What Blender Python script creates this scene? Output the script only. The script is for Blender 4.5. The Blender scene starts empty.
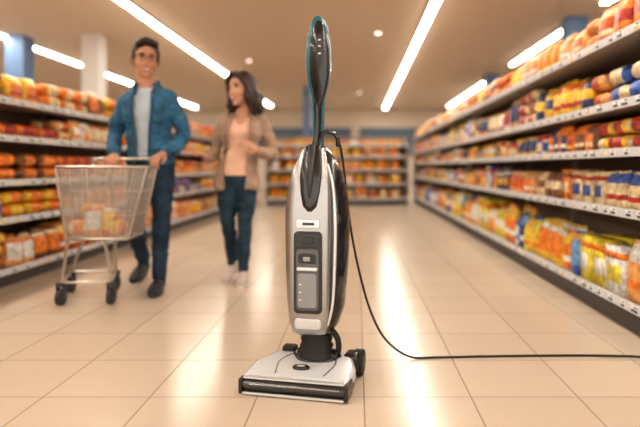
import bpy, bmesh, math, random
from mathutils import Vector, Matrix, noise
random.seed(11)
scene=bpy.context.scene
H=0.86; F=560.0
# ------------------------------------------------------------ helpers
def mat(name,col,rough=0.5,metal=0.0,emit=0,alpha=1,bump=0,bscale=60,var=0,vscale=8,coat=0,trans=0,spec=None):
    m=bpy.data.materials.new(name); m.use_nodes=True
    nt=m.node_tree; b=nt.nodes['Principled BSDF']
    b.inputs['Base Color'].default_value=(*col,1); b.inputs['Roughness'].default_value=rough
    b.inputs['Metallic'].default_value=metal
    if alpha<1: b.inputs['Alpha'].default_value=alpha
    if coat: b.inputs['Coat Weight'].default_value=coat
    if trans: b.inputs['Transmission Weight'].default_value=trans
    if spec is not None: b.inputs['Specular IOR Level'].default_value=spec
    if emit:
        b.inputs['Emission Color'].default_value=(*col,1); b.inputs['Emission Strength'].default_value=emit
    if bump or var:
        g=nt.nodes.new('ShaderNodeNewGeometry')
    if bump:
        n=nt.nodes.new('ShaderNodeTexNoise'); n.inputs['Scale'].default_value=bscale; n.inputs['Detail'].default_value=4
        nt.links.new(g.outputs['Position'],n.inputs['Vector'])
        bp=nt.nodes.new('ShaderNodeBump'); bp.inputs['Strength'].default_value=bump; bp.inputs['Distance'].default_value=0.02
        nt.links.new(n.outputs['Fac'],bp.inputs['Height']); nt.links.new(bp.outputs['Normal'],b.inputs['Normal'])
    if var:
        n2=nt.nodes.new('ShaderNodeTexNoise'); n2.inputs['Scale'].default_value=vscale; n2.inputs['Detail'].default_value=5
        nt.links.new(g.outputs['Position'],n2.inputs['Vector'])
        r=nt.nodes.new('ShaderNodeValToRGB')
        r.color_ramp.elements[0].position=0.3; r.color_ramp.elements[1].position=0.7
        r.color_ramp.elements[0].color=(*[c*(1-var) for c in col],1)
        r.color_ramp.elements[1].color=(*[min(1,c*(1+var)) for c in col],1)
        nt.links.new(n2.outputs['Fac'],r.inputs['Fac']); nt.links.new(r.outputs['Color'],b.inputs['Base Color'])
    return m
def empty(name,loc=(0,0,0),rz=0):
    o=bpy.data.objects.new(name,None); o.location=loc; o.rotation_euler=(0,0,rz)
    scene.collection.objects.link(o); return o
class MB:
    def __init__(s): s.v=[]; s.f=[]; s.m=[]
    def add(s,vs,fs,mi=0,M=None):
        o=len(s.v)
        for p in vs:
            s.v.append(tuple(M@Vector(p)) if M is not None else tuple(p))
        for i,f in enumerate(fs):
            s.f.append(tuple(o+k for k in f)); s.m.append(mi[i] if isinstance(mi,(list,tuple)) else mi)
    def box(s,x0,x1,y0,y1,z0,z1,mi=0,M=None):
        s.add([(x0,y0,z0),(x1,y0,z0),(x1,y1,z0),(x0,y1,z0),(x0,y0,z1),(x1,y0,z1),(x1,y1,z1),(x0,y1,z1)],
              [(0,3,2,1),(4,5,6,7),(0,1,5,4),(1,2,6,5),(2,3,7,6),(3,0,4,7)],mi,M)
    def loft(s,rings,mi=0,M=None,caps=True):
        n=len(rings[0]); vs=[p for r in rings for p in r]; fs=[]; ms=[]
        for i in range(len(rings)-1):
            for j in range(n):
                k=(j+1)%n; fs.append((i*n+j,i*n+k,(i+1)*n+k,(i+1)*n+j)); ms.append(mi(i,j) if callable(mi) else mi)
        if caps:
            fs.append(tuple(range(n-1,-1,-1))); ms.append(mi(0,0) if callable(mi) else mi)
            b=(len(rings)-1)*n; fs.append(tuple(b+j for j in range(n))); ms.append(mi(len(rings)-2,0) if callable(mi) else mi)
        s.add(vs,fs,ms,M)
    def sphere(s,c,r,mi=0,n=20,M=None):
        if not isinstance(r,(tuple,list)): r=(r,r,r)
        h=n//2; rings=[]
        for i in range(1,h):
            a=-math.pi/2+math.pi*i/h
            rings.append([(c[0]+r[0]*math.cos(a)*math.cos(2*math.pi*j/n),c[1]+r[1]*math.cos(a)*math.sin(2*math.pi*j/n),c[2]+r[2]*math.sin(a)) for j in range(n)])
        vs=[p for q in rings for p in q]+[(c[0],c[1],c[2]-r[2]),(c[0],c[1],c[2]+r[2])]
        fs=[]
        for i in range(len(rings)-1):
            for j in range(n):
                k=(j+1)%n; fs.append((i*n+j,i*n+k,(i+1)*n+k,(i+1)*n+j))
        B=len(vs)-2; L=(len(rings)-1)*n
        for j in range(n):
            k=(j+1)%n; fs.append((B,k,j)); fs.append((B+1,L+j,L+k))
        s.add(vs,fs,mi,M)
    def cyl(s,a,b,r,mi=0,n=24,r2=None,M=None):
        s.tube([a,b],[r,r if r2 is None else r2],mi,n,sub=1,flat=True,M=M)
    def tube(s,pts,rad,mi=0,n=14,sub=4,ref=(0,1,0),flat=False,M=None):
        P=[Vector(p) for p in pts]; R=[(r,r) if not isinstance(r,(tuple,list)) else r for r in rad]
        if len(R)==1: R=R*len(P)
        Q=[];S=[]
        for i in range(len(P)-1):
            p0=P[max(i-1,0)];p1=P[i];p2=P[i+1];p3=P[min(i+2,len(P)-1)]
            for k in range(sub):
                t=k/sub
                Q.append(0.5*((2*p1)+(-p0+p2)*t+(2*p0-5*p1+4*p2-p3)*t*t+(-p0+3*p1-3*p2+p3)*t**3))
                tt=t*t*(3-2*t); S.append((R[i][0]*(1-tt)+R[i+1][0]*tt,R[i][1]*(1-tt)+R[i+1][1]*tt))
        Q.append(P[-1]);S.append(R[-1])
        rings=[]; u=None
        N=len(Q)
        for i in range(N):
            t=(Q[min(i+1,N-1)]-Q[max(i-1,0)]).normalized()
            if u is None:
                rf=Vector(ref)
                if abs(t.dot(rf))>0.95: rf=Vector((1,0,0))
                w=(rf-t*rf.dot(t)).normalized()
            else:
                w=(w-t*w.dot(t)).normalized()
            u=t.cross(w).normalized()
            def ring(c,a,b): return [tuple(c+u*a*math.cos(2*math.pi*j/n)+w*b*math.sin(2*math.pi*j/n)) for j in range(n)]
            a,b=S[i]
            if i==0 and not flat:
                for g in (80,60,35): 
                    gr=math.radians(g); rings.append(ring(Q[0]-t*min(a,b)*math.sin(gr),a*math.cos(gr),b*math.cos(gr)))
            rings.append(ring(Q[i],a,b))
            if i==N-1 and not flat:
                for g in (35,60,80):
                    gr=math.radians(g); rings.append(ring(Q[-1]+t*min(a,b)*math.sin(gr),a*math.cos(gr),b*math.cos(gr)))
        s.loft(rings,mi,M)
    def obj(s,name,mats,parent=None,smooth=True,bevel=0):
        me=bpy.data.meshes.new(name); me.from_pydata(s.v,[],s.f); me.update()
        for m in mats: me.materials.append(m)
        me.polygons.foreach_set('material_index',s.m)
        if smooth: me.polygons.foreach_set('use_smooth',[True]*len(me.polygons))
        o=bpy.data.objects.new(name,me); scene.collection.objects.link(o)
        if parent: o.parent=parent
        if bevel:
            b=o.modifiers.new('b','BEVEL'); b.width=bevel; b.segments=3; b.limit_method='ANGLE'; b.angle_limit=math.radians(35)
            w=o.modifiers.new('w','WEIGHTED_NORMAL')
        return o
def sering(cx,cy,z,rx,ry,n=40,e=2.5):
    out=[]
    for j in range(n):
        a=2*math.pi*j/n; c=math.cos(a); s_=math.sin(a)
        out.append((cx+rx*math.copysign(abs(c)**(2/e),c),cy+ry*math.copysign(abs(s_)**(2/e),s_),z))
    return out
def remesh(o,vox,smooth=3,fac=0.5):
    m=o.modifiers.new('r','REMESH'); m.mode='VOXEL'; m.voxel_size=vox
    if smooth:
        k=o.modifiers.new('s','SMOOTH'); k.iterations=smooth; k.factor=fac
    dg=bpy.context.evaluated_depsgraph_get(); dg.update()
    me=bpy.data.meshes.new_from_object(o.evaluated_get(dg))
    o.modifiers.clear()
    mats=list(o.data.materials)
    o.data=me; me.materials.clear()
    for x in mats: me.materials.append(x)
    me.polygons.foreach_set('use_smooth',[True]*len(me.polygons)); me.update()
    return o
def classify(o,fn):
    for p in o.data.polygons: p.material_index=fn(p.center,p.normal)

# ------------------------------------------------------------ people
skinM=mat('skin_man',(0.47,0.24,0.15),0.5,spec=.3); skinW=mat('skin_woman',(0.55,0.30,0.20),0.5,spec=.3)
hairM=mat('hair_dark',(0.018,0.012,0.010),0.45,bump=.6,bscale=70); hairW=mat('hair_brown',(0.032,0.015,0.010),0.4,bump=.6,bscale=60)
eyeW=mat('eye_white',(0.55,0.5,0.46),0.2); irisM=mat('iris_brown',(0.03,0.015,0.01),0.1); lipM=mat('lips',(0.34,0.11,0.08),0.4); teethM=mat('teeth',(0.82,0.78,0.74),0.3)
def hand(name,parent,wrist,dirv,palmn,side,curl,skin,sc=1.0,thumb=.5):
    d=Vector(dirv).normalized(); pn_=Vector(palmn); pn_=(pn_-d*pn_.dot(d)).normalized(); x=d.cross(pn_).normalized()*side
    M=Matrix(((x.x,d.x,pn_.x,wrist[0]),(x.y,d.y,pn_.y,wrist[1]),(x.z,d.z,pn_.z,wrist[2]),(0,0,0,1)))@Matrix.Scale(sc,4)
    m=MB()
    m.tube([(0,-.03,0),(0,.0,0),(.0,.03,0),(0,.065,0),(0,.088,0)],[(.024,.019),(.026,.018),(.034,.017),(.039,.014),(.037,.011)],0,16,ref=(0,0,1),M=M)
    L=[(.030,.086,(.042,.026,.020)),(.0105,.092,(.047,.029,.021)),(-.0095,.089,(.043,.027,.020)),(-.029,.080,(.034,.021,.018))]
    for i,(fx,fy_,ls) in enumerate(L):
        p=Vector((fx,fy_-.01,0)); pts=[p.copy()]; ang=0; spread=(-.06+.04*i)*-1
        for k,l in enumerate(ls):
            ang+=curl*(.75,.95,.6)[k]*(1+.08*i)
            p=p+Vector((math.sin(spread)*l,math.cos(ang)*l,math.sin(ang)*l)); pts.append(p.copy())
        m.tube(pts,[.0092,.0085,.0078,.0066],0,10,sub=3,ref=(1,0,0),M=M)
    tp=[Vector((.02,.018,.004)),Vector((.042,.045,.012+.01*thumb)),Vector((.052,.072,.018+.022*thumb)),Vector((.050-.01*thumb,.096,.024+.03*thumb))]
    m.tube(tp,[.014,.0115,.0095,.0078],0,10,sub=3,ref=(0,0,1),M=M)
    o=m.obj(name,[skin],parent); remesh(o,.0035,2); return o
def head(parent,loc,yaw,tilt,sc,skin,hairmat,glasses,female,roll=0):
    h=empty('head',loc); h.parent=parent; h.rotation_euler=(tilt,roll,yaw); h.scale=(sc,sc,sc)
    m=MB()
    m.sphere((0,.012,.035),(.075,.092,.083)); m.sphere((0,-.02,-.02),(.064 if not female else .060,.07,.085)); m.sphere((0,-.035,-.07),(.050 if not female else .041,.05,.04)); m.sphere((0,-.066,-.099),(.022,.02,.018))
    for s in (-1,1):
        m.sphere((s*.036,-.057,-.030),(.023,.022,.026)); m.sphere((s*.078,.008,-.008),(.009,.018,.030)); m.sphere((s*.010,-.095,-.034),(.008,.008,.006)); m.sphere((s*.03,-.077,.026),(.024,.012,.008))
    m.tube([(0,-.078,.016),(0,-.092,-.008),(0,-.103,-.028)],[.007,.008,.0095],0,10)
    m.sphere((0,-.087,-.055),(.024,.010,.007)); m.sphere((0,-.085,-.072),(.021,.011,.007))
    nr=.050 if not female else .041
    m.tube([(0,.02,-.04),(0,.03,-.10),(0,.035,-.18)],[nr,nr,nr*1.08],0,20)
    o=m.obj('face',[skin],h); remesh(o,.0045,3)
    m=MB()
    for s in (-1,1):
        m.sphere((s*.030,-.0730,.004),(.013,.0115,.0065),0); m.sphere((s*.030-.0,-.0822,.004),(.0058,.0035,.0058),1,12)
        m.tube([(s*.014,-.088,.022),(s*.028,-.092,.028),(s*.046,-.080,.022)],[.0025,.0036,.002],2,8)
        m.tube([(s*.016,-.083,.009),(s*.030,-.087,.0120),(s*.045,-.077,.007)],[.0016,.0022,.0016],2,8)
    m.tube([(-.028,-.084,-.052),(-.013,-.0965,-.0580),(0,-.098,-.0585),(.013,-.0965,-.0580),(.028,-.084,-.052)],[.0018,.0026,.0026,.0026,.0018],3,8)
    m.tube([(-.028,-.084,-.053),(-.015,-.0935,-.069),(0,-.096,-.0735),(.015,-.0935,-.069),(.028,-.084,-.053)],[.0018,.0030,.0034,.0030,.0018],3,8)
    m.sphere((0,-.0915,-.0645),(.020,.0055,.0068),4,14)
    m.obj('facial_features',[eyeW,irisM,hairmat,lipM,teethM],h)
    m=MB()
    rnd=random.Random(3)
    if not female:
        m.sphere((0,.020,.045),(.082,.094,.084)); m.sphere((0,.05,-.01),(.07,.062,.065))
        for i in range(46):
            a=rnd.uniform(-1,1); y=rnd.uniform(-.055,.06)
            m.sphere((a*.058,y,.118-.035*a*a-.9*abs(y+.01)**2*6+rnd.uniform(-.008,.008)),(.018,.026,.014),0,10)
        m.tube([(-.05,-.060,.090),(-.01,-.076,.108),(.05,-.060,.098)],[.018,.022,.016],0,10)
        for s in (-1,1): m.sphere((s*.073,-.018,.025),(.009,.018,.036),0,12)
    else:
        m.sphere((0,.022,.045),(.086,.096,.086)); m.sphere((0,.055,-.03),(.078,.062,.09))
        for i in range(34):
            a=math.radians(-35+ (250*i/33))
            cx=math.cos(a); sy=math.sin(a)
            x0,y0=cx*.075,sy*.078+.02
            if y0<-.035: y0=-.035
            ph=rnd.uniform(0,6); ln=rnd.uniform(.13,.19); out=rnd.uniform(1.05,1.35)
            pts=[(x0*.55,y0*.5,.115),(x0*1.02,y0,.06),(x0*1.12,y0*1.05,-.01)]
            for k in range(1,4):
                t=k/3; pts.append((x0*out*(1.08+.16*math.sin(ph+k*1.7)),y0*out+.016*math.cos(ph+k*2),-.01-ln*t*.9))
            m.tube(pts,[.012,.016,.017,.018,.016,.007],0,8,sub=3)
        for s in (-1,1): m.tube([(0,-.045,.115),(s*.04,-.068,.09),(s*.072,-.05,.04),(s*.084,-.03,-.02),(s*.092,-.03,-.09)],[.014,.016,.015,.016,.015],0,10)
    o=m.obj('hair',[hairmat],h); remesh(o,.0045,1)
    if glasses:
        m=MB(); gm=mat('glasses_frame',(0.03,0.02,0.02),.3)
        for s in (-1,1):
            pts=[(s*.031+.023*math.cos(t),-.097,.003+.017*math.sin(t)) for t in [2*math.pi*i/20 for i in range(21)]]
            m.tube(pts,[.0013],0,8,sub=1,flat=True); m.tube([(s*.054,-.096,.007),(s*.08,-.04,.006),(s*.083,.01,.0)],[.0013]*3,0,8)
        m.tube([(-.008,-.098,.007),(0,-.100,.009),(.008,-.098,.007)],[.0013]*3,0,8)
        m.obj('glasses',[gm],h)
    return h
def shoe(name,parent,ankle,toe_yaw,mt,sole,L=.27,pitch=0,sc=1):
    m=MB()
    M=Matrix.Translation(ankle)@Matrix.Rotation(toe_yaw,4,'Z')@Matrix.Rotation(pitch,4,'X')@Matrix.Scale(sc,4)
    z0=-.09
    m.tube([(0,.045,z0+.045),(0,.0,z0+.055),(0,-.06,z0+.052),(0,-.12,z0+.042),(0,-.175,z0+.034)],[(.034,.042),(.038,.052),(.041,.045),(.046,.034),(.036,.026)],0,18,ref=(0,0,1),M=M)
    m.tube([(0,.01,z0+.05),(0,.015,z0+.12)],[.042,.044],0,16,M=M)
    o=m.obj(name,[mt],parent); remesh(o,.006,2)
    m=MB()
    rings=[]
    for z,k in ((z0,.96),(z0+.004,1),(z0+.022,1),(z0+.026,.95)):
        r=[]
        for j in range(28):
            t=2*math.pi*j/28; yy=-.065+.135*math.cos(t); xx=.042*math.sin(t)*(1+.15*(-math.cos(t)))
            r.append((xx*k,-.065+(yy+.065)*k,z))
        rings.append(r)
    m.loft(rings,0,M); m.obj(name+'_sole',[sole],parent)
def person(name,loc,yaw,P):
    root=empty(name,loc,yaw)
    m=MB()
    T=P['torso']; m.loft([sering(cx,cy,z,rx,ry,32,2.3) for z,cx,cy,rx,ry in T],0)
    for leg in P['legs']: m.tube(leg[0],leg[1],0,18,sub=5)
    for arm in P['arms']: m.tube(arm[0],[r*.72 for r in arm[1]],0,14,sub=5)
    o=m.obj('body',P['bmats'],root); remesh(o,.009,3)
    for v in o.data.vertices:
        c=v.co
        if c.z<P['waist'] or c.y<0:
            k=.009 if c.z<P['waist'] else .005
            if c.z>P['neckz']: k=0
            v.co=c+v.normal*(k*noise.noise(Vector((c.x*14,c.y*14,c.z*20+5)))+k*.7*noise.noise(Vector((c.x*6,c.y*6,c.z*45))))
    classify(o,P['bfn'])
    m=MB()
    J=P['jacket']; m.loft([sering(cx,cy,z,rx,ry,36,2.2) for z,cx,cy,rx,ry in J],0)
    for arm in P['arms']: m.tube(arm[0],arm[1],0,18,sub=6,flat=False)
    o=m.obj('jacket',[P['jmat'],P['jmat2']],root); remesh(o,.008,3)
    me=o.data
    for v in me.vertices:
        c=v.co
        n_=noise.noise(Vector((c.x*9,c.y*9,c.z*16)))*.014+noise.noise(Vector((c.x*20+c.z*12,c.y*20,c.z*38)))*.009
        v.co+=v.normal*n_
    bm=bmesh.new(); bm.from_mesh(me); kill=[f for f in bm.faces if P['jcut'](f.calc_center_median(),f.normal)]
    bmesh.ops.delete(bm,geom=kill,context='FACES')
    for _ in range(6):
        bd=[v for v in bm.verts if v.is_boundary]
        new={}
        for v in bd:
            nb=[e.other_vert(v).co for e in v.link_edges if e.is_boundary]
            if len(nb)==2: new[v]=(nb[0]+nb[1]+v.co*2)/4
        for v,c in new.items(): v.co=c
    bm.to_mesh(me); bm.free()
    s=o.modifiers.new('sol','SOLIDIFY'); s.thickness=.007; s.offset=1
    return root
denim=mat('denim_jacket_blue',(0.026,0.115,0.215),0.75,bump=.6,bscale=36,var=.45,vscale=14); denimD=mat('denim_seam',(0.02,0.08,0.13),.8)
jeans=mat('dark_jeans',(0.012,0.032,0.065),0.8,bump=.5,bscale=30,var=.45,vscale=9); jeansW=mat('teal_skinny_jeans',(0.012,0.038,0.066),0.75,bump=.5,bscale=30,var=.4,vscale=9)
teeM=mat('light_tshirt',(0.42,0.48,0.54),0.8,bump=.5,bscale=20,var=.1); topM=mat('peach_top',(0.68,0.43,0.32),0.75,bump=.5,bscale=20,var=.1)
blazer=mat('beige_blazer',(0.37,0.26,0.195),0.8,bump=.6,bscale=26,var=.2,vscale=12); blazerD=mat('beige_blazer_dark',(0.30,0.2,0.15),.8)
shoeM=mat('black_shoe',(0.015,0.018,0.025),0.5); shoeS=mat('dark_sole',(0.05,0.05,0.055),.6); sneakM=mat('pale_sneaker',(0.55,0.46,0.42),0.6); sneakS=mat('white_sole',(0.8,0.77,0.74),.5)
def mfn(c,n): return 0 if c.z<.93 else (2 if c.z>1.425+(.02 if c.y>0 else 0) else 1)
c0=-.03
man_arms=[([(-.165,.015,1.36),(-.245,.03,1.23),(-.285,.04,1.08),(-.245,-.08,1.005),(-.19,-.19,.955)],[.056,.052,.046,.043,.036]),
          ([(.105,.015,1.36),(.175,.03,1.23),(.212,.04,1.09),(.195,-.08,1.01),(.16,-.19,.965)],[.056,.052,.046,.043,.036])]
man=person('man',(-1.48,4.05,0),0,dict(waist=.93,neckz=1.43,
 torso=[(.82,0,0,.10,.08),(.87,0,.0,.142,.10),(.94,0,0,.142,.10),(1.02,-.01,0,.130,.098),(1.12,-.02,0,.135,.10),(1.22,c0,0,.148,.108),(1.31,c0,.005,.15,.104),(1.37,c0,.01,.135,.085),(1.41,c0,.01,.09,.066),(1.44,c0,.01,.058,.056),(1.50,c0,.005,.052,.052)],
 legs=[([(.075,.0,.9),(.095,-.06,.72),(.115,-.14,.50),(.12,-.17,.30),(.12,-.20,.11)],[.088,.082,.064,.058,.050]),
       ([(-.075,.0,.9),(-.095,.0,.72),(-.12,-.01,.50),(-.145,.12,.31),(-.165,.26,.15)],[.088,.082,.064,.058,.050])],
 arms=man_arms,bmats=[jeans,teeM,skinM],bfn=mfn,
 jacket=[(.865,0,0,.150,.118),(.89,0,0,.160,.123),(.98,-.01,0,.152,.12),(1.1,-.02,0,.152,.12),(1.22,c0,0,.166,.127),(1.31,c0,.005,.172,.123),(1.375,c0,.01,.158,.102),(1.42,c0,.012,.110,.084),(1.455,c0,.012,.074,.072),(1.475,c0,.012,.070,.068)],
 jmat=denim,jmat2=denimD,
 jcut=lambda c,n:(c.z<.876 and abs(c.x)<.15 and n.z<-.5) or (c.z>1.462 and abs(c.x-c0)<.1) or (c.y<-.045 and abs(c.x-c0+.005)<(.045+.035*max(0,min(1,(c.z-.9)/.5)) if c.z<1.40 else .07))))
hand('right_hand',man,(-.18,-.215,.945),(.25,-.8,-.35),(0,-.3,-1),-1,.62,skinM,1.05)
hand('left_hand',man,(.150,-.215,.955),(-.25,-.8,-.35),(0,-.3,-1),1,.62,skinM,1.05)
head(man,(-.045,-.015,1.632),math.radians(26),math.radians(4),1.17,skinM,hairM,True,False,math.radians(3))
shoe('left_shoe',man,(.12,-.20,.092),math.radians(6),shoeM,shoeS)
shoe('right_shoe',man,(-.165,.25,.125),math.radians(-4),shoeM,shoeS,pitch=math.radians(16))
m=MB()
for s in (-1,1):
    m.tube([(c0+s*.02,.085,1.465),(c0+s*.070,.03,1.462),(c0+s*.074,-.04,1.43),(c0+s*.062,-.105,1.375)],[(.006,.03),(.007,.034),(.007,.034),(.006,.018)],0,12,ref=(0,0,1))
    m.tube([(c0+s*.052,-.123,.90),(c0+s*.058,-.126,1.1),(c0+s*.072,-.130,1.25),(c0+s*.072,-.118,1.36)],[(.012,.004)]*4,1,8)
    m.box(c0+s*.112-.034,c0+s*.112+.034,-.134,-.10,1.17,1.185,1)
m.obj('jacket_collar_and_placket',[denim,denimD],man)
def wfn(c,n): return 0 if c.z<.80 else (2 if c.z>1.235 or (c.z>1.17 and c.y<-.03 and abs(c.x-.04)<(c.z-1.15)*.7) else 1)
w0=.04
wom_arms=[([(-.09,.01,1.195),(-.145,.04,1.08),(-.175,.06,.97),(-.185,-.05,.945),(-.19,-.145,.94)],[.050,.045,.040,.038,.032]),
          ([(.17,.01,1.195),(.230,.035,1.08),(.255,.05,.97),(.225,-.06,.955),(.19,-.155,.975)],[.050,.045,.040,.038,.032])]
woman=person('woman',(-.90,4.2,0),0,dict(waist=.80,neckz=1.235,
 torso=[(.72,0,0,.09,.08),(.77,0,.0,.140,.105),(.84,.005,0,.142,.105),(.92,.015,0,.118,.090),(.99,.025,0,.108,.084),(1.06,.035,-.005,.12,.096),(1.12,w0,-.012,.128,.106),(1.18,w0,.0,.122,.086),(1.215,w0,.01,.092,.063),(1.24,w0,.012,.052,.046),(1.3,.038,.008,.042,.042)],
 legs=[([(.068,.0,.78),(.075,-.03,.62),(.075,-.08,.44),(.07,-.085,.27),(.06,-.08,.10)],[.088,.076,.052,.049,.036]),
       ([(-.068,.0,.78),(-.07,.0,.62),(-.06,-.02,.44),(-.055,.05,.27),(-.055,.11,.11)],[.088,.076,.052,.049,.036])],
 arms=wom_arms,bmats=[jeansW,topM,skinW],bfn=wfn,
 jacket=[(.685,0,.0,.158,.122),(.70,0,0,.165,.127),(.78,0,0,.160,.126),(.86,.01,0,.143,.118),(.95,.02,0,.126,.108),(1.04,.03,-.003,.133,.112),(1.12,w0,-.01,.143,.12),(1.18,w0,.0,.138,.102),(1.225,w0,.01,.108,.078),(1.255,w0,.014,.064,.058),(1.265,w0,.014,.060,.054)],
 jmat=blazer,jmat2=blazerD,
 jcut=lambda c,n:(c.z<.70 and n.z<-.5) or (c.z>1.255 and abs(c.x-w0)<.08) or (c.y<-.045 and abs(c.x-(.01 if c.z<1 else .03))<.07+.02*math.sin((c.z-.7)*5))))
hand('right_hand',woman,(-.193,-.165,.94),(-.35,-.6,.25),(-.3,0,-1),-1,.35,skinW,.92)
hand('left_hand',woman,(.183,-.175,.982),(-.55,-.5,.45),(-.2,.6,-.6),1,.5,skinW,.92)
head(woman,(.035,-.015,1.437),math.radians(-30),math.radians(0),1.1,skinW,hairW,False,True,math.radians(-7))
shoe('left_shoe',woman,(.06,-.08,.085),math.radians(8),sneakM,sneakS,sc=.92)
shoe('right_shoe',woman,(-.055,.10,.105),math.radians(-8),sneakM,sneakS,sc=.92,pitch=math.radians(12))
m=MB()
for s in (-1,1):
    m.tube([(w0+s*.02,.07,1.262),(w0+s*.060,.03,1.255),(w0+s*.072,-.05,1.21),(w0+s*.082,-.122,1.12),(w0+s*.068,-.122,1.0)],[(.005,.02),(.006,.024),(.006,.028),(.005,.026),(.004,.008)],0,12,ref=(0,0,1))
m.obj('blazer_lapels',[blazer],woman)

# ------------------------------------------------------------ room
ROOMX0,ROOMX1,ROOMY0,ROOMY1,CZ=-8.0,6.5,-4.0,20.0,2.90
fm=bpy.data.materials.new('floor_tiles'); fm.use_nodes=True; nt=fm.node_tree; b=nt.nodes['Principled BSDF']
g=nt.nodes.new('ShaderNodeNewGeometry'); mp=nt.nodes.new('ShaderNodeMapping'); mp.inputs['Location'].default_value=(-0.0265+8,-2.094+8,0)
br=nt.nodes.new('ShaderNodeTexBrick'); br.offset=0; br.inputs['Scale'].default_value=1
br.inputs['Brick Width'].default_value=0.4; br.inputs['Row Height'].default_value=0.4; br.inputs['Mortar Size'].default_value=0.003; br.inputs['Mortar Smooth'].default_value=0.4
br.inputs['Color1'].default_value=(0.60,0.505,0.405,1); br.inputs['Color2'].default_value=(0.565,0.47,0.375,1); br.inputs['Mortar'].default_value=(0.31,0.245,0.185,1)
nt.links.new(g.outputs['Position'],mp.inputs['Vector']); nt.links.new(mp.outputs['Vector'],br.inputs['Vector'])
nt.links.new(br.outputs['Color'],b.inputs['Base Color'])
b.inputs['Roughness'].default_value=0.21
bp=nt.nodes.new('ShaderNodeBump'); bp.inputs['Strength'].default_value=0.4; bp.inputs['Distance'].default_value=0.003; bp.invert=True
nt.links.new(br.outputs['Fac'],bp.inputs['Height']); nt.links.new(bp.outputs['Normal'],b.inputs['Normal'])
m=MB(); m.box(ROOMX0,ROOMX1,ROOMY0,ROOMY1,-0.1,0); m.obj('floor',[fm],smooth=False)
ceilM=mat('ceiling_paint',(0.66,0.55,0.44),0.8)
wallM=mat('wall_paint',(0.66,0.56,0.47),0.8)
m=MB(); m.box(ROOMX0,ROOMX1,ROOMY0,ROOMY1,CZ,CZ+0.1); m.obj('ceiling',[ceilM],smooth=False)
m=MB(); m.box(ROOMX0,ROOMX1,ROOMY1,ROOMY1+0.1,0,CZ); m.obj('wall_back',[wallM],smooth=False)
m=MB(); m.box(ROOMX0-0.1,ROOMX0,ROOMY0,ROOMY1,0,CZ); m.obj('wall_left',[wallM],smooth=False)
m=MB(); m.box(ROOMX1,ROOMX1+0.1,ROOMY0,ROOMY1,0,CZ); m.obj('wall_right',[wallM],smooth=False)
bandM=mat('blue_grey_band',(0.10,0.14,0.19),0.6)
m=MB(); m.box(-6,-0.2,ROOMY1-0.12,ROOMY1-0.005,1.3,2.25,0); m.box(0.1,3.4,ROOMY1-0.12,ROOMY1-0.005,1.3,2.25,0)
m.obj('trim_1',[bandM],smooth=False)
colM=mat('column_paint',(0.60,0.57,0.55),0.6); colB=mat('column_blue',(0.15,0.25,0.45),0.5)
def column(x,y,w,mm,base=colM):
    m=MB(); m.box(x-w/2,x+w/2,y-w/2,y+w/2,0,CZ-0.001,0); m.box(x-w/2-.015,x+w/2+.015,y-w/2-.015,y+w/2+.015,0.001,0.15,1)
    m.obj('support_column',[mm,base],smooth=False,bevel=0.008)
column(-4.06,8.65,0.27,colM); column(-5.3,8.8,0.3,colB); column(2.99,7.7,0.27,colB); column(2.97,12.4,0.27,colB); column(-1.28,14.2,0.17,colB)
ledM=mat('led_diffuser',(1.0,0.93,0.82),0.4,emit=39)
housM=mat('led_housing',(0.6,0.55,0.5),0.5)
def strip(x,y0,y1):
    e=empty('linear_ceiling_light',(x,(y0+y1)/2,CZ)); L=(y1-y0)/2
    m=MB(); m.box(-0.06,0.06,-L,L,-0.03,-0.001,0); m.obj('housing',[housM],e,smooth=False)
    m=MB(); m.box(-0.045,0.045,-L+.02,L-.02,-0.04,-0.031,0); m.obj('diffuser',[ledM],e,smooth=False)
strip(0.96,-3,19.2)
strip(-2.85,-3,12.6); strip(-2.85,15.5,18.5)
strip(-5.45,-3,13.5); strip(-5.45,15,19)
strip(3.04,-3,6.9); strip(3.04,8.1,11.0); strip(3.04,12.9,18.5)
spotM=mat('spot_glow',(1,0.92,0.8),0.4,emit=4)
for (px,py) in [(378,32),(249,60),(359,92)]:
    D=F*(CZ-H)/(167-py); X=(px-357)/F*D
    m=MB(); m.cyl((X,D,CZ-0.02),(X,D,CZ-.001),0.06,0); m.cyl((X,D,CZ-0.024),(X,D,CZ-.019),0.04,1); m.obj('ceiling_downlight',[housM,spotM],smooth=False)

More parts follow.
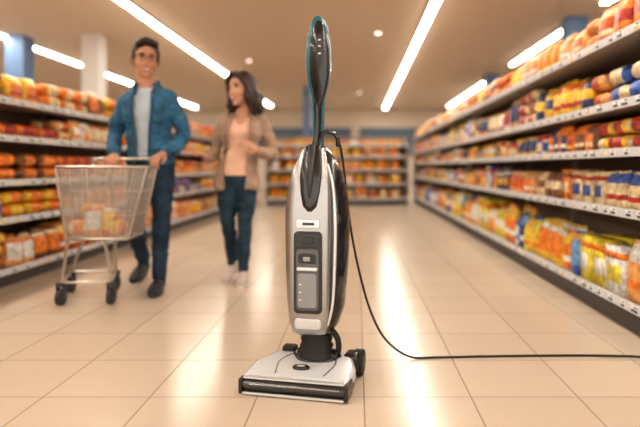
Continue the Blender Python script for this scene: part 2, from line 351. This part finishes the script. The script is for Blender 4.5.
# ------------------------------------------------------------ packages
pal={'orange':(0.80,0.21,0.02),'dorange':(0.55,0.10,0.015),'yellow':(0.85,0.47,0.04),'cream':(0.74,0.58,0.36),'red':(0.42,0.035,0.025),
 'brown':(0.20,0.08,0.035),'blue':(0.035,0.10,0.38),'white':(0.75,0.72,0.68),'tan':(0.55,0.31,0.13),'lime':(0.72,0.58,0.05),'navy':(0.025,0.04,0.12),'lblue':(0.15,0.30,0.58),'peach':(0.82,0.36,0.13),'green':(0.12,0.25,0.06)}
pn=list(pal.keys()); pmats=[mat('pack_'+k,pal[k],0.33,bump=0.35,bscale=34,var=0.4,vscale=26) for k in pn]; PI={k:i for i,k in enumerate(pn)}
def pouch(mb,x,y,z,w,d,h,c,yaw,lab):
    ts=[0,.05,.22,.36,.66,.82,.93,1]; dd=[.8,1,1.05,1.05,.95,.65,.12,.05]; ww=[.9,.95,.97,.96,.97,.98,1,1]
    M=Matrix.Translation((x,y,z))@Matrix.Rotation(yaw,4,'Z')@Matrix.Rotation(random.uniform(-.07,.07),4,'Y')
    rings=[sering(0,0,t*h,w/2*ww[i],d/2*dd[i],16,3) for i,t in enumerate(ts)]
    def mi(i,j):
        if i==6: return c[0]
        if lab==0 and i in (3,) : return c[1]
        if lab==1 and i in (2,3,4) and j in (9,10,11,12,13,14): return c[1]
        if lab==1 and i==5: return c[2]
        if lab==2 and i>=4: return c[1]
        if lab==2 and i==2 : return c[2]
        if lab==3 and j in (10,11,12,13) and i in (1,2,3): return c[1] if i!=2 else c[2]
        return c[0]
    mb.loft(rings,mi,M)
def cbox(mb,x,y,z,w,d,h,c,yaw,lab):
    M=Matrix.Translation((x,y,z))@Matrix.Rotation(yaw,4,'Z')
    mb.box(-w/2,w/2,-d/2,d/2,0,h,c[0],M)
    mb.box(-w/2*.8,w/2*.8,-d/2-.001,d/2,h*.25,h*.6,c[1],M)
    mb.box(-w/2-.0005,w/2+.0005,-d/2-.0015,d/2,h*.75,h*.88,c[2],M)
def jar(mb,x,y,z,w,d,h,c,yaw,lab):
    r=w/2
    rings=[sering(x,y,z+t*h,r*k,r*k,14,2) for t,k in ((0,.9),(.04,1),(.2,1),(.65,1),(.74,.85),(.77,.8),(.78,.88),(.98,.88),(1,.8))]
    mb.loft(rings,lambda i,j:c[1] if i==2 else (c[2] if i>=5 else c[0]))
def loaf(mb,x,y,z,w,d,h,c,yaw,lab):
    M=Matrix.Translation((x,y,z))@Matrix.Rotation(yaw,4,'Z')
    rings=[]
    for t,k in ((-1,.25),(-.93,.3),(-.82,.75),(-.55,.98),(0,1),(.55,.98),(.82,.75),(.93,.3),(1,.25)):
        rings.append([(w/2*t,p[0],h/2+p[1]) for p in [(q[0],q[1]) for q in sering(0,0,0,d/2*k,h/2*k,12,2.6)]])
    mb.loft(rings,lambda i,j:c[1] if (i in (3,4) and j in (3,4,5,6,7)) else (c[2] if lab==2 and i in(2,5) else c[0]),M)
warm=[('orange','yellow','white'),('orange','cream','red'),('peach','white','orange'),('yellow','orange','red'),('cream','orange','brown'),('dorange','yellow','white'),('tan','cream','red'),('peach','dorange','cream'),('orange','red','yellow'),('brown','orange','cream'),('tan','orange','white')]
mixed=[('blue','white','yellow'),('navy','yellow','white'),('white','blue','red'),('brown','cream','yellow'),('tan','navy','cream'),('yellow','navy','white'),('red','white','yellow'),('cream','blue','red'),('orange','navy','white'),('yellow','white','blue'),('cream','red','yellow')]
lowr=[('orange','yellow','white'),('lime','white','orange'),('yellow','lime','orange'),('orange','peach','white'),('blue','white','lblue'),('peach','white','orange'),('blue','lblue','yellow'),('navy','lblue','white'),('yellow','orange','white'),('lblue','white','navy'),('blue','white','red')]
def fill(mb,xf,s,y0,y1,z,hmax,palette,kinds,wr=(.12,.19),axis='x'):
    y=y0
    while y<y1-.1:
        c=[PI[k] for k in random.choice(palette)]; kind=random.choice(kinds); lab=random.randint(0,3)
        w=random.uniform(*wr); h=hmax*random.uniform(.74,1); d=random.uniform(.1,.14)
        if kind is loaf: h=min(hmax,.11)*random.uniform(.8,1); d=.15; w*=1.3
        if kind is jar: w=min(w*.75,.12); d=w; h*=.85
        if kind is pouch: d=random.uniform(.09,.13)
        for r in range(random.randint(1,3)):
            if y+w>y1: break
            for row in range(2):
                hh=0
                for st in range(5):
                    if st>0 and (kind is not loaf or z+hh+h>z+hmax+.01): break
                    inset=.02+random.uniform(0,.02)
                    xx=(inset+d/2+row*(d+.015))
                    yaw=random.uniform(-.14,.14)
                    cc=c if random.random()<.85 else [c[1],c[0],c[2]]
                    if axis=='x':
                        kind(mb,xf+s*xx,y+w/2,z+hh,w*.96,d,h*random.uniform(.94,1.03),cc,yaw+(-s*math.pi/2),lab)
                    else:
                        kind(mb,y+w/2,xf+xx,z+hh,w*.96,d,h*random.uniform(.94,1.03),cc,yaw,lab)
                    hh+=h
                    if kind is not loaf: break
            y+=w+.003
        if random.random()<.1: y+=random.uniform(.02,.07)
shelfM=mat('shelf_metal',(0.46,0.41,0.37),0.45,metal=.1); backM=mat('shelf_back_panel',(0.28,0.215,0.17),0.7); kickM=mat('shelf_kick',(0.06,0.055,0.055),0.5)
railM=mat('price_rail',(0.64,0.65,0.68),0.35); tagM=mat('price_tag_paper',(0.85,0.85,0.84),0.5); inkM=mat('price_tag_ink',(0.08,0.09,0.13),0.5); tagO=mat('price_tag_orange',(0.85,0.45,0.1),0.5)
def gondola(name,xf,s,y0,y1,decks,ztop,depth=.46):
    e=empty(name,(xf,(y0+y1)/2,0)); L=(y1-y0)/2
    def X(a,b): return (min(s*a,s*b),max(s*a,s*b))
    m=MB(); a,b_=X(depth,depth+.04); m.box(a,b_,-L,L,0.001,ztop,0); m.obj('back_panel',[backM],e,smooth=False)
    m=MB(); a,b_=X(.03,depth-.002); m.box(a,b_,-L,L,0.001,decks[0]-.031,0); m.obj('kick_plinth',[kickM],e,smooth=False)
    m=MB(); m2=MB(); m3=MB()
    for z in decks:
        a,b_=X(0.004,depth-.001); m.box(a,b_,-L,L,z-.03,z-.001,0)
        a,b_=X(-.006,.003); m2.box(a,b_,-L,L,z-.036,z+.012,0)
        y=-L+.05
        while y<L-.1:
            w=random.choice([.05,.065,.08])
            a,b_=X(-.009,-.0062); t=random.random()
            m3.box(a,b_,y,y+w,z-.031,z+.007,0)
            a,b_=X(-.0105,-.0091)
            m3.box(a,b_,y+.006,y+w*.55,z-.004,z+.002,1)
            m3.box(a,b_,y+.006,y+w-.006,z-.026,z-.012,2 if t<.2 else 1)
            y+=w+random.uniform(.03,.14)
    for k in range(int(2*L/1.25)+1):
        yy=-L+k*1.25
        a,b_=X(depth-.05,depth); m.box(a,b_,max(yy-.02,-L),min(yy+.02,L),0.002,ztop+.01,0)
    m.box(*X(.0,depth+.04),-L-.03,-L-.001,0.001,ztop-.25,0); m.box(*X(.0,depth+.04),L+.001,L+.03,0.001,ztop-.25,0)
    m.obj('shelf_decks',[shelfM],e,smooth=False); m2.obj('price_rails',[railM],e,smooth=False); m3.obj('price_tags',[tagM,inkM,tagO],e,smooth=False)
    return e
RD=[.15,.63,.95,1.21,1.58]
gondola('supermarket_shelf',1.41,1,1.0,14.0,RD,1.75)
m=MB()
fill(m,1.41,1,1.05,13.9,RD[0],.35,lowr+warm[:3],[pouch,pouch,cbox,pouch],(.13,.2))
fill(m,1.41,1,1.05,13.9,RD[1],.24,mixed+mixed+warm,[pouch,pouch,cbox,pouch],(.11,.18))
fill(m,1.41,1,1.05,13.9,RD[2],.20,warm+mixed,[pouch,loaf,pouch,jar],(.11,.18))
fill(m,1.41,1,1.05,13.9,RD[3],.29,warm+mixed,[pouch,loaf,pouch],(.13,.2))
fill(m,1.41,1,1.05,13.9,RD[4],.24,warm+[('cream','white','yellow'),('yellow','cream','red'),('yellow','white','orange'),('cream','yellow','orange')],[pouch,pouch,loaf],(.14,.24))
m.obj('packaged_groceries',pmats)
LD=[.125,.49,.76,1.08,1.35]
gondola('supermarket_shelf',-2.5,-1,1.5,14.0,LD,1.5)
m=MB()
for z,h,k,p in ((LD[0],.27,[pouch,pouch,loaf],warm),(LD[1],.2,[loaf,jar,pouch],warm+mixed),(LD[2],.24,[loaf,pouch,pouch,loaf],warm),(LD[3],.2,[pouch,loaf,pouch],warm),(LD[4],.24,[pouch,loaf,pouch],warm)):
    fill(m,-2.5,-1,1.55,13.9,z,h,p,k,(.13,.22))
m.obj('packaged_groceries',pmats)
BD=[.15,.48,.80,1.10,1.36]
e=gondola('supermarket_shelf',0,1,-1.6,1.6,BD,1.56)
e.location=(-0.45,12.7,0); e.rotation_euler=(0,0,math.pi/2)
m=MB()
for z,h in zip(BD,(.26,.25,.24,.2,.17)):
    fill(m,12.7,1,-2.0,1.1,z,h,warm[:6],[loaf,pouch,loaf],(.16,.26),axis='y')
m.obj('packaged_groceries',pmats)

# ------------------------------------------------------------ vacuum
silver=mat('silver_plastic',(0.36,0.355,0.35),0.25,metal=.85,coat=.5); lsilver=mat('light_silver_plastic',(0.64,0.65,0.67),0.3,metal=.5,coat=.4)
black=mat('gloss_black_plastic',(0.010,0.010,0.012),0.2,coat=.4); dgrey=mat('dark_grey_plastic',(0.035,0.037,0.042),0.4); mblack=mat('matte_black_rubber',(0.014,0.014,0.014),0.6)
teal=mat('teal_plastic',(0.008,0.13,0.19),0.3,coat=.3); smoke=mat('smoked_tank',(0.09,0.095,0.10),0.12,metal=.2,coat=.6); whiteP=mat('white_plastic',(0.64,0.67,0.71),0.22,metal=.15,coat=.5)
smokeD=mat('smoked_window',(0.03,0.031,0.035),0.1,coat=.6)
iconM=mat('icon_print',(0.6,0.62,0.64),0.4)
V=empty('upright_vacuum_cleaner',(-0.164,2.265,0),math.radians(-12))
m=MB()
secs=[(.19,.01,.01,.05,.055),(.23,.018,.015,.07,.07),(.3,.026,.02,.084,.08),(.45,.030,.025,.092,.085),(.6,.032,.03,.096,.088),(.72,.030,.03,.094,.082),(.82,.024,.025,.082,.07),(.9,.012,.02,.055,.05),(.945,.0,.015,.035,.035)]
m.loft([sering(cx,cy,z,rx,ry,40,2.6) for z,cx,cy,rx,ry in secs],0); m.obj('motor_core',[black],V)
m=MB()
secs=[(.195,-.012,-.03,.058,.03),(.205,-.014,-.03,.072,.042),(.25,-.016,-.028,.084,.05),(.33,-.018,-.025,.091,.054),(.45,-.020,-.022,.095,.056),(.58,-.020,-.02,.098,.058),(.68,-.020,-.02,.098,.056),(.76,-.018,-.018,.094,.052),(.83,-.014,-.016,.083,.045),(.885,-.01,-.012,.064,.036),(.925,-.006,-.008,.047,.026),(.94,-.005,-.006,.036,.018)]
m.loft([sering(cx,cy,z,rx,ry,48,3.4) for z,cx,cy,rx,ry in secs],0); m.obj('silver_shell',[silver],V)
def fy(z):
    for i in range(len(secs)-1):
        if secs[i][0]<=z<=secs[i+1][0]:
            t=(z-secs[i][0])/(secs[i+1][0]-secs[i][0]); a,b=secs[i],secs[i+1]
            return (a[2]-a[4])*(1-t)+(b[2]-b[4])*t
    return -.03
def plate(name,poly,mt,out=.004,thick=.02,bev=.003,cx=-.010):
    n=len(poly); vs=[(cx+x,fy(z)-out,z) for x,z in poly]+[(cx+x,fy(z)+thick,z) for x,z in poly]
    fs=[tuple(range(n)),tuple(range(2*n-1,n-1,-1))]+[(i,i+n,(i+1)%n+n,(i+1)%n) for i in range(n)]
    m=MB(); m.add(vs,fs); return m.obj(name,[mt],V,smooth=False,bevel=bev)
def rrect(x0,x1,z0,z1,r=.01,k=5):
    out=[]
    for cx,cz,a0 in ((x1-r,z0+r,-90),(x1-r,z1-r,0),(x0+r,z1-r,90),(x0+r,z0+r,180)):
        for i in range(k+1):
            a=math.radians(a0+90*i/k); out.append((cx+r*math.cos(a),cz+r*math.sin(a)))
    return out
def vstrip(name,prof,mt,out=.004,cx=-.02):
    m=MB(); rings=[]
    for z,w,o in prof:
        y=fy(z)-out*o
        rings.append([(cx+w*math.sin(a),y-.006*math.cos(a)*1.0+.006,z) for a in [math.radians(t) for t in (-90,-60,-30,0,30,60,90)]]+[(cx+w,y+.03,z),(cx-w,y+.03,z)])
    m.loft(rings,0); return m.obj(name,[mt],V)
vstrip('black_top_recess',[(.685,.010,.5),(.705,.028,1),(.76,.039,1),(.82,.044,1),(.88,.041,1),(.92,.034,1),(.945,.030,1)],black,.006,-.006)
vstrip('recess_spine',[(.74,.006,1),(.8,.011,1.6),(.87,.013,1.8),(.95,.014,2)],dgrey,.009,-.006)
plate('logo_band',rrect(-.050,.045,.620,.655,.008),lsilver,.003)
plate('logo_print',rrect(-.024,.024,.632,.642,.002),dgrey,.0045,bev=.0004)
plate('front_panel',rrect(-.060,.055,.285,.608,.018),black,.003)
plate('tank_latch_panel',rrect(-.052,.047,.548,.600,.012),dgrey,.006)
plate('tank_latch_button',rrect(-.027,.022,.559,.587,.01),black,.011)
plate('dirty_water_tank',rrect(-.050,.045,.298,.540,.016),smoke,.010,bev=.006)
plate('tank_window',rrect(-.041,.036,.310,.445,.012),mat('tank_window_grey',(0.24,0.25,0.26),0.12,coat=.6,metal=.3),.013)
plate('tank_handle_bar',rrect(-.044,.039,.455,.469,.006),lsilver,.016)
plate('tank_slot',rrect(-.038,.032,.483,.522,.010),black,.013)
plate('tank_slot_catch',rrect(-.018,.012,.493,.511,.006),silver,.018)
plate('lower_chin',rrect(-.058,.050,.222,.266,.016),lsilver,.004,bev=.006)
for i in range(3): plate('tank_level_mark_%d'%(i+1),rrect(-.034,-.024,.340+i*.03,.343+i*.03,.001),iconM,.0145,bev=.0003)
m=MB(); m.loft([sering(.082,.01,z,r,r*1.5,28,2.4) for z,r in ((.33,.02),(.34,.03),(.36,.034),(.5,.036),(.66,.036),(.72,.03),(.74,.018))],0); m.obj('clean_water_tank',[smokeD],V)
m=MB(); m.tube([(.064,-.058,.24),(.082,-.054,.33),(.089,-.050,.5),(.090,-.048,.65),(.081,-.043,.78),(.057,-.033,.87)],[.004,.006,.007,.007,.006,.004],0,ref=(1,0,0)); m.obj('side_trim',[lsilver],V)
m=MB()
for i in range(7): m.tube([(.107,-.022,.40+i*.018),(.118,.012,.40+i*.018),(.107,.036,.40+i*.018)],[.0025]*3,0,8)
m.obj('side_vents',[mblack],V)
m=MB(); m.loft([sering(-.005,.02,z,rx,ry,30,2.3) for z,rx,ry in ((.06,.075,.06),(.085,.08,.06),(.105,.07,.055),(.12,.062,.05),(.135,.07,.052),(.15,.06,.048),(.165,.066,.05),(.185,.058,.045),(.21,.055,.045))],0); m.obj('swivel_neck',[mblack],V)
m=MB(); m.cyl((-.085,.03,.085),(.085,.03,.085),.033,0); m.obj('neck_hinge',[black],V,bevel=.004)
m=MB(); m.tube([(.06,.0,.21),(.085,.01,.17),(.085,.03,.12),(.07,.05,.08)],[.012]*4,0); m.obj('hose',[mblack],V)
def plan(z,ins,zs=0,n=8):
    c=[(.175-ins,-.19+ins),(.175-ins,-.05),(.13-ins,.085-ins),(-.18+ins,.085-ins),(-.246+ins,-.05),(-.246+ins,-.19+ins)]
    out=[]
    N=len(c)
    for i in range(N):
        p=Vector(c[i]); a=Vector(c[i-1]); b=Vector(c[(i+1)%N]); r=.022
        p0=p+(a-p).normalized()*r; p1=p+(b-p).normalized()*r
        for k in range(n):
            t=k/(n-1); q=p0*(1-t)**2+p*2*t*(1-t)+p1*t*t
            out.append((q.x,q.y,z+zs*(q.y+.19)))
    return out
m=MB(); m.loft([plan(.002,.014),plan(.008,.004),plan(.04,0),plan(.055,0,.06),plan(.064,.006,.09),plan(.068,.02,.1)],lambda i,j:1 if i<2 else 0); m.obj('floor_head_cover',[whiteP,black],V)
m=MB(); m.tube([(-.232,-.172,.036),(.162,-.172,.036)],[(.0262,.031)],0,24,sub=1,ref=(0,1,0),flat=True); m.obj('roller_window',[smokeD],V,bevel=.003)
m=MB(); m.box(-.248,-.231,-.208,-.13,.004,.062,0); m.box(.161,.178,-.208,-.12,.004,.066,0); m.obj('roller_end_caps',[black],V,smooth=False,bevel=.006)
m=MB(); m.box(-.232,.162,-.2075,-.197,.004,.0125,0); m.box(-.232,.162,-.199,-.17,.0605,.0670,0); m.obj('head_trim_strip',[lsilver],V,smooth=False,bevel=.002)
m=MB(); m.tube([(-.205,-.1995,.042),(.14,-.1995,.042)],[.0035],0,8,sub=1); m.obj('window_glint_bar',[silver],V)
m=MB(); m.loft([sering(-.035,-.095,z,rx,.020,28,2.2) for z,rx in ((.06,.034),(.083,.034),(.086,.030))],0); m.obj('head_badge',[black],V)
m=MB(); m.loft([sering(-.035,-.095,z,.016,.007,20,2) for z in (.0855,.0875)],0); m.obj('badge_print',[iconM],V)
m=MB(); m.tube([(-.12,-.15,.073),(-.14,-.04,.084),(-.10,.04,.09)],[.003]*3,0,8); m.tube([(.07,-.15,.073),(.09,-.04,.084),(.06,.04,.09)],[.003]*3,0,8); m.obj('cover_creases',[silver],V)
m=MB(); m.tube([(-.10,.03,.092),(-.06,-.025,.086),(.0,-.035,.084),(.06,-.02,.086),(.09,.03,.092)],[.007]*5,0,10); m.obj('neck_socket_rim',[black],V)
for nm,x,r in (('rear_wheel_right',.158,.052),('rear_wheel_left',-.20,.03)):
    m=MB(); m.cyl((x-.018,.09,r+.001),(x+.018,.09,r+.001),r,0,32); m.cyl((x-.02,.09,r+.001),(x+.021,.09,r+.001),r*.55,1,24); m.obj(nm,[mblack,dgrey],V,bevel=.004)
m=MB(); m.box(.10,.168,.03,.11,.03,.10,0); m.obj('wheel_fender',[black],V,smooth=False,bevel=.018)
m=MB(); m.box(-.165,-.105,.045,.095,.06,.112,0); m.obj('foot_pedal',[mblack],V,smooth=False,bevel=.012)
m=MB(); m.tube([(-.006,.0,.80),(-.004,.0,.9),(.0,.01,1.0),(.0,.02,1.1),(-.002,.02,1.16)],[(.022,.02),(.020,.018),(.015,.016),(.014,.018),(.017,.02)],0,20); m.obj('handle_shaft',[black],V)
m=MB(); m.tube([(-.010,.0,.97),(-.014,.006,1.06),(-.020,.018,1.14)],[(.005,.008)]*3,0,12); m.tube([(.016,.03,.90),(.018,.03,1.0),(.018,.038,1.12),(.03,.045,1.2)],[(.006,.012)]*4,0,12); m.obj('shaft_teal_strip',[teal],V)
def paddle(name,cx,cy,cz,a,b,th,mt,e=2.2):
    m=MB(); n=56; rings=[]
    for yy,k in ((-th,.86),(-th*.7,.96),(0,1),(th*.7,.96),(th,.86)):
        r=[]
        for j in range(n):
            t=2*math.pi*j/n; x=a*k*math.copysign(abs(math.cos(t))**(2/e),math.cos(t)); z=(b-(1-k)*a)*math.copysign(abs(math.sin(t))**(2/e),math.sin(t))
            if z<0: x*=1-.6*(z/b)**2
            r.append((cx+x,cy+yy,cz+z))
        rings.append(r)
    m.loft(rings,0); return m.obj(name,[mt],V)
paddle('handle_grip_outer',.001,.030,1.285,.051,.192,.022,teal)
paddle('handle_grip_face',.009,.013,1.278,.041,.178,.014,black)
paddle('handle_control_pad',.013,-.001,1.325,.015,.075,.003,dgrey)
m=MB()
for i,z in enumerate((1.37,1.345,1.315)): m.box(.008,.019,-.0065,-.003,z,z+.006,0)
m.obj('control_buttons',[iconM],V,smooth=False,bevel=.001)
m=MB(); m.tube([(.01,.02,.99),(.04,.03,1.005),(.075,.04,.985),(.078,.045,.95)],[.009]*4,0); m.obj('cord_hook',[black],V)
Vi=(Matrix.Translation(V.location)@Matrix.Rotation(math.radians(-12),4,'Z')).inverted()
def wp(px,py,D): return Vector(((px-357)/F*D,D,H-(py-167)/F*D))
cp=[wp(315,185,2.2),wp(316,160,2.22),wp(320,140,2.25),wp(327,132,2.28),wp(336,135,2.31),wp(342,155,2.33),wp(346,190,2.35),wp(351,230,2.37),wp(360,275,2.4),wp(372,315,2.44)]
w=wp(387,341,2.46); cp+=[w,Vector((.235,2.50,.014)),Vector((.36,2.515,.0055)),Vector((.6,2.53,.0055)),Vector((.9,2.54,.0055)),Vector((1.15,2.535,.0055)),Vector((1.3,2.50,.0055)),Vector((1.37,2.3,.0055)),Vector((1.375,1.9,.0055)),Vector((1.37,1.5,.0055))]
m=MB(); m.tube([Vi@p for p in cp],[.0050],0,10,sub=8,ref=(1,0,0)); m.tube([Vi@Vector((1.37,1.5,.016)),Vi@Vector((1.37,1.44,.016))],[(.016,.014)],0,12,sub=1); m.obj('power_cord',[mblack],V)

# ------------------------------------------------------------ cart
chrome=mat('cart_chrome',(0.50,0.45,0.40),0.3,metal=.85); clear=mat('cart_clear_panel',(0.42,0.37,0.33),0.12,alpha=.42); rub=mat('cart_wheel_rubber',(0.03,0.03,0.035),.5)
C=empty('shopping_cart',(-1.6,3.56,0),0)
bx=[(-.18,-.14),(.20,-.14),(.18,.14),(-.18,.14)]; tx=[(-.21,-.20),(.33,-.17),(.27,.16),(-.20,.16)]
zb,zt=.42,.86
m=MB()
def ln(a,b,r=.006): m.tube([a,b],[r],0,8,sub=1)
for i in range(4):
    a=(*bx[i],zb); b=(*bx[(i+1)%4],zb); c=(*tx[i],zt); d=(*tx[(i+1)%4],zt)
    ln(a,b,.008); ln(c,d,.009); ln(a,c,.007)
    for k in range(1,7):
        t=k/7; p=Vector(a).lerp(Vector(b),t); q=Vector(c).lerp(Vector(d),t); ln(p,q,.0013)
    for k in (.33,.66):
        p=Vector(a).lerp(Vector(c),k); q=Vector(b).lerp(Vector(d),k); ln(p,q,.0016)
m.obj('basket_wires',[chrome],C)
m=MB()
for i in range(4):
    a=(*bx[i],zb); b=(*bx[(i+1)%4],zb); c=(*tx[i],zt); d=(*tx[(i+1)%4],zt); m.add([a,b,d,c],[(0,1,2,3)])
m.add([(*p,zb) for p in bx],[(0,1,2,3)]); o=m.obj('basket_panels',[clear],C,smooth=False)
m=MB()
for x in (-.17,.25): m.tube([(x*.9,.155,.80),(x,.20,.88),(x,.235,.915)],[.009]*3,0,10)
m.tube([(-.20,.24,.915),(.28,.24,.915)],[.0115],0,12,sub=1)
base=[(-.24,-.08),(.06,-.05),(-.08,.34),(-.36,.28)]
for i in range(4):
    a=base[i]; b=base[(i+1)%4]; m.tube([(*a,.14),(*b,.14)],[.010],0,10,sub=1)
m.tube([(.06,-.05,.14),(.06,-.09,.28),(.05,-.13,.42)],[.010]*3,0,10); m.tube([(-.24,-.08,.14),(-.20,-.11,.28),(-.17,-.13,.42)],[.010]*3,0,10)
m.tube([(-.08,.34,.14),(-.06,.28,.35),(-.04,.2,.62),(-.04,.16,.86)],[.011]*4,0,10); m.tube([(-.36,.28,.14),(-.27,.21,.3),(-.18,.15,.43)],[.010]*3,0,10)
m.obj('cart_frame',[chrome],C)
for i,(x,y) in enumerate(base):
    m=MB(); m.cyl((x-.014,y,.052),(x+.014,y,.052),.051,0,28); m.cyl((x-.016,y,.052),(x+.016,y,.052),.024,1,20)
    m.box(x-.022,x-.017,y-.02,y+.02,.05,.125,1); m.box(x+.017,x+.022,y-.02,y+.02,.05,.125,1); m.box(x-.024,x+.024,y-.022,y+.022,.115,.14,1)
    m.obj('caster_%d'%(i+1),[rub,shoeS],C,bevel=.003)
m=MB()
for i in range(7):
    k=i%8; lx=-.12+.08*(k%4)+random.uniform(-.02,.02); ly=-.07+.14*(k//4)+random.uniform(-.02,.02)
    c=[PI[q] for q in random.choice(warm[:6])]
    (pouch if i%3 else loaf)(m,lx,ly,zb+.012,.11,.08,.19 if i%3 else .10,c,random.uniform(-.6,.6),random.randint(0,2))
m.obj('cart_groceries',pmats,C)

# ------------------------------------------------------------ light & camera
w=bpy.data.worlds.new('w'); scene.world=w; w.use_nodes=True
w.node_tree.nodes['Background'].inputs[0].default_value=(1.0,0.91,0.81,1); w.node_tree.nodes['Background'].inputs[1].default_value=2.0
cam=bpy.data.cameras.new('camera'); co=bpy.data.objects.new('camera',cam); scene.collection.objects.link(co)
co.location=(0,0,H); co.rotation_euler=(math.pi/2,0,0)
cam.sensor_width=36; cam.lens=F/640*36; cam.shift_x=-37/640; cam.shift_y=-46.5/640; cam.clip_start=.05
cam.dof.use_dof=True; cam.dof.focus_distance=2.2; cam.dof.aperture_fstop=1.0
scene.camera=co
scene.view_settings.view_transform='Standard'
try: scene.view_settings.look='Medium High Contrast'
except Exception: scene.view_settings.look='None'
scene.view_settings.exposure=0.05
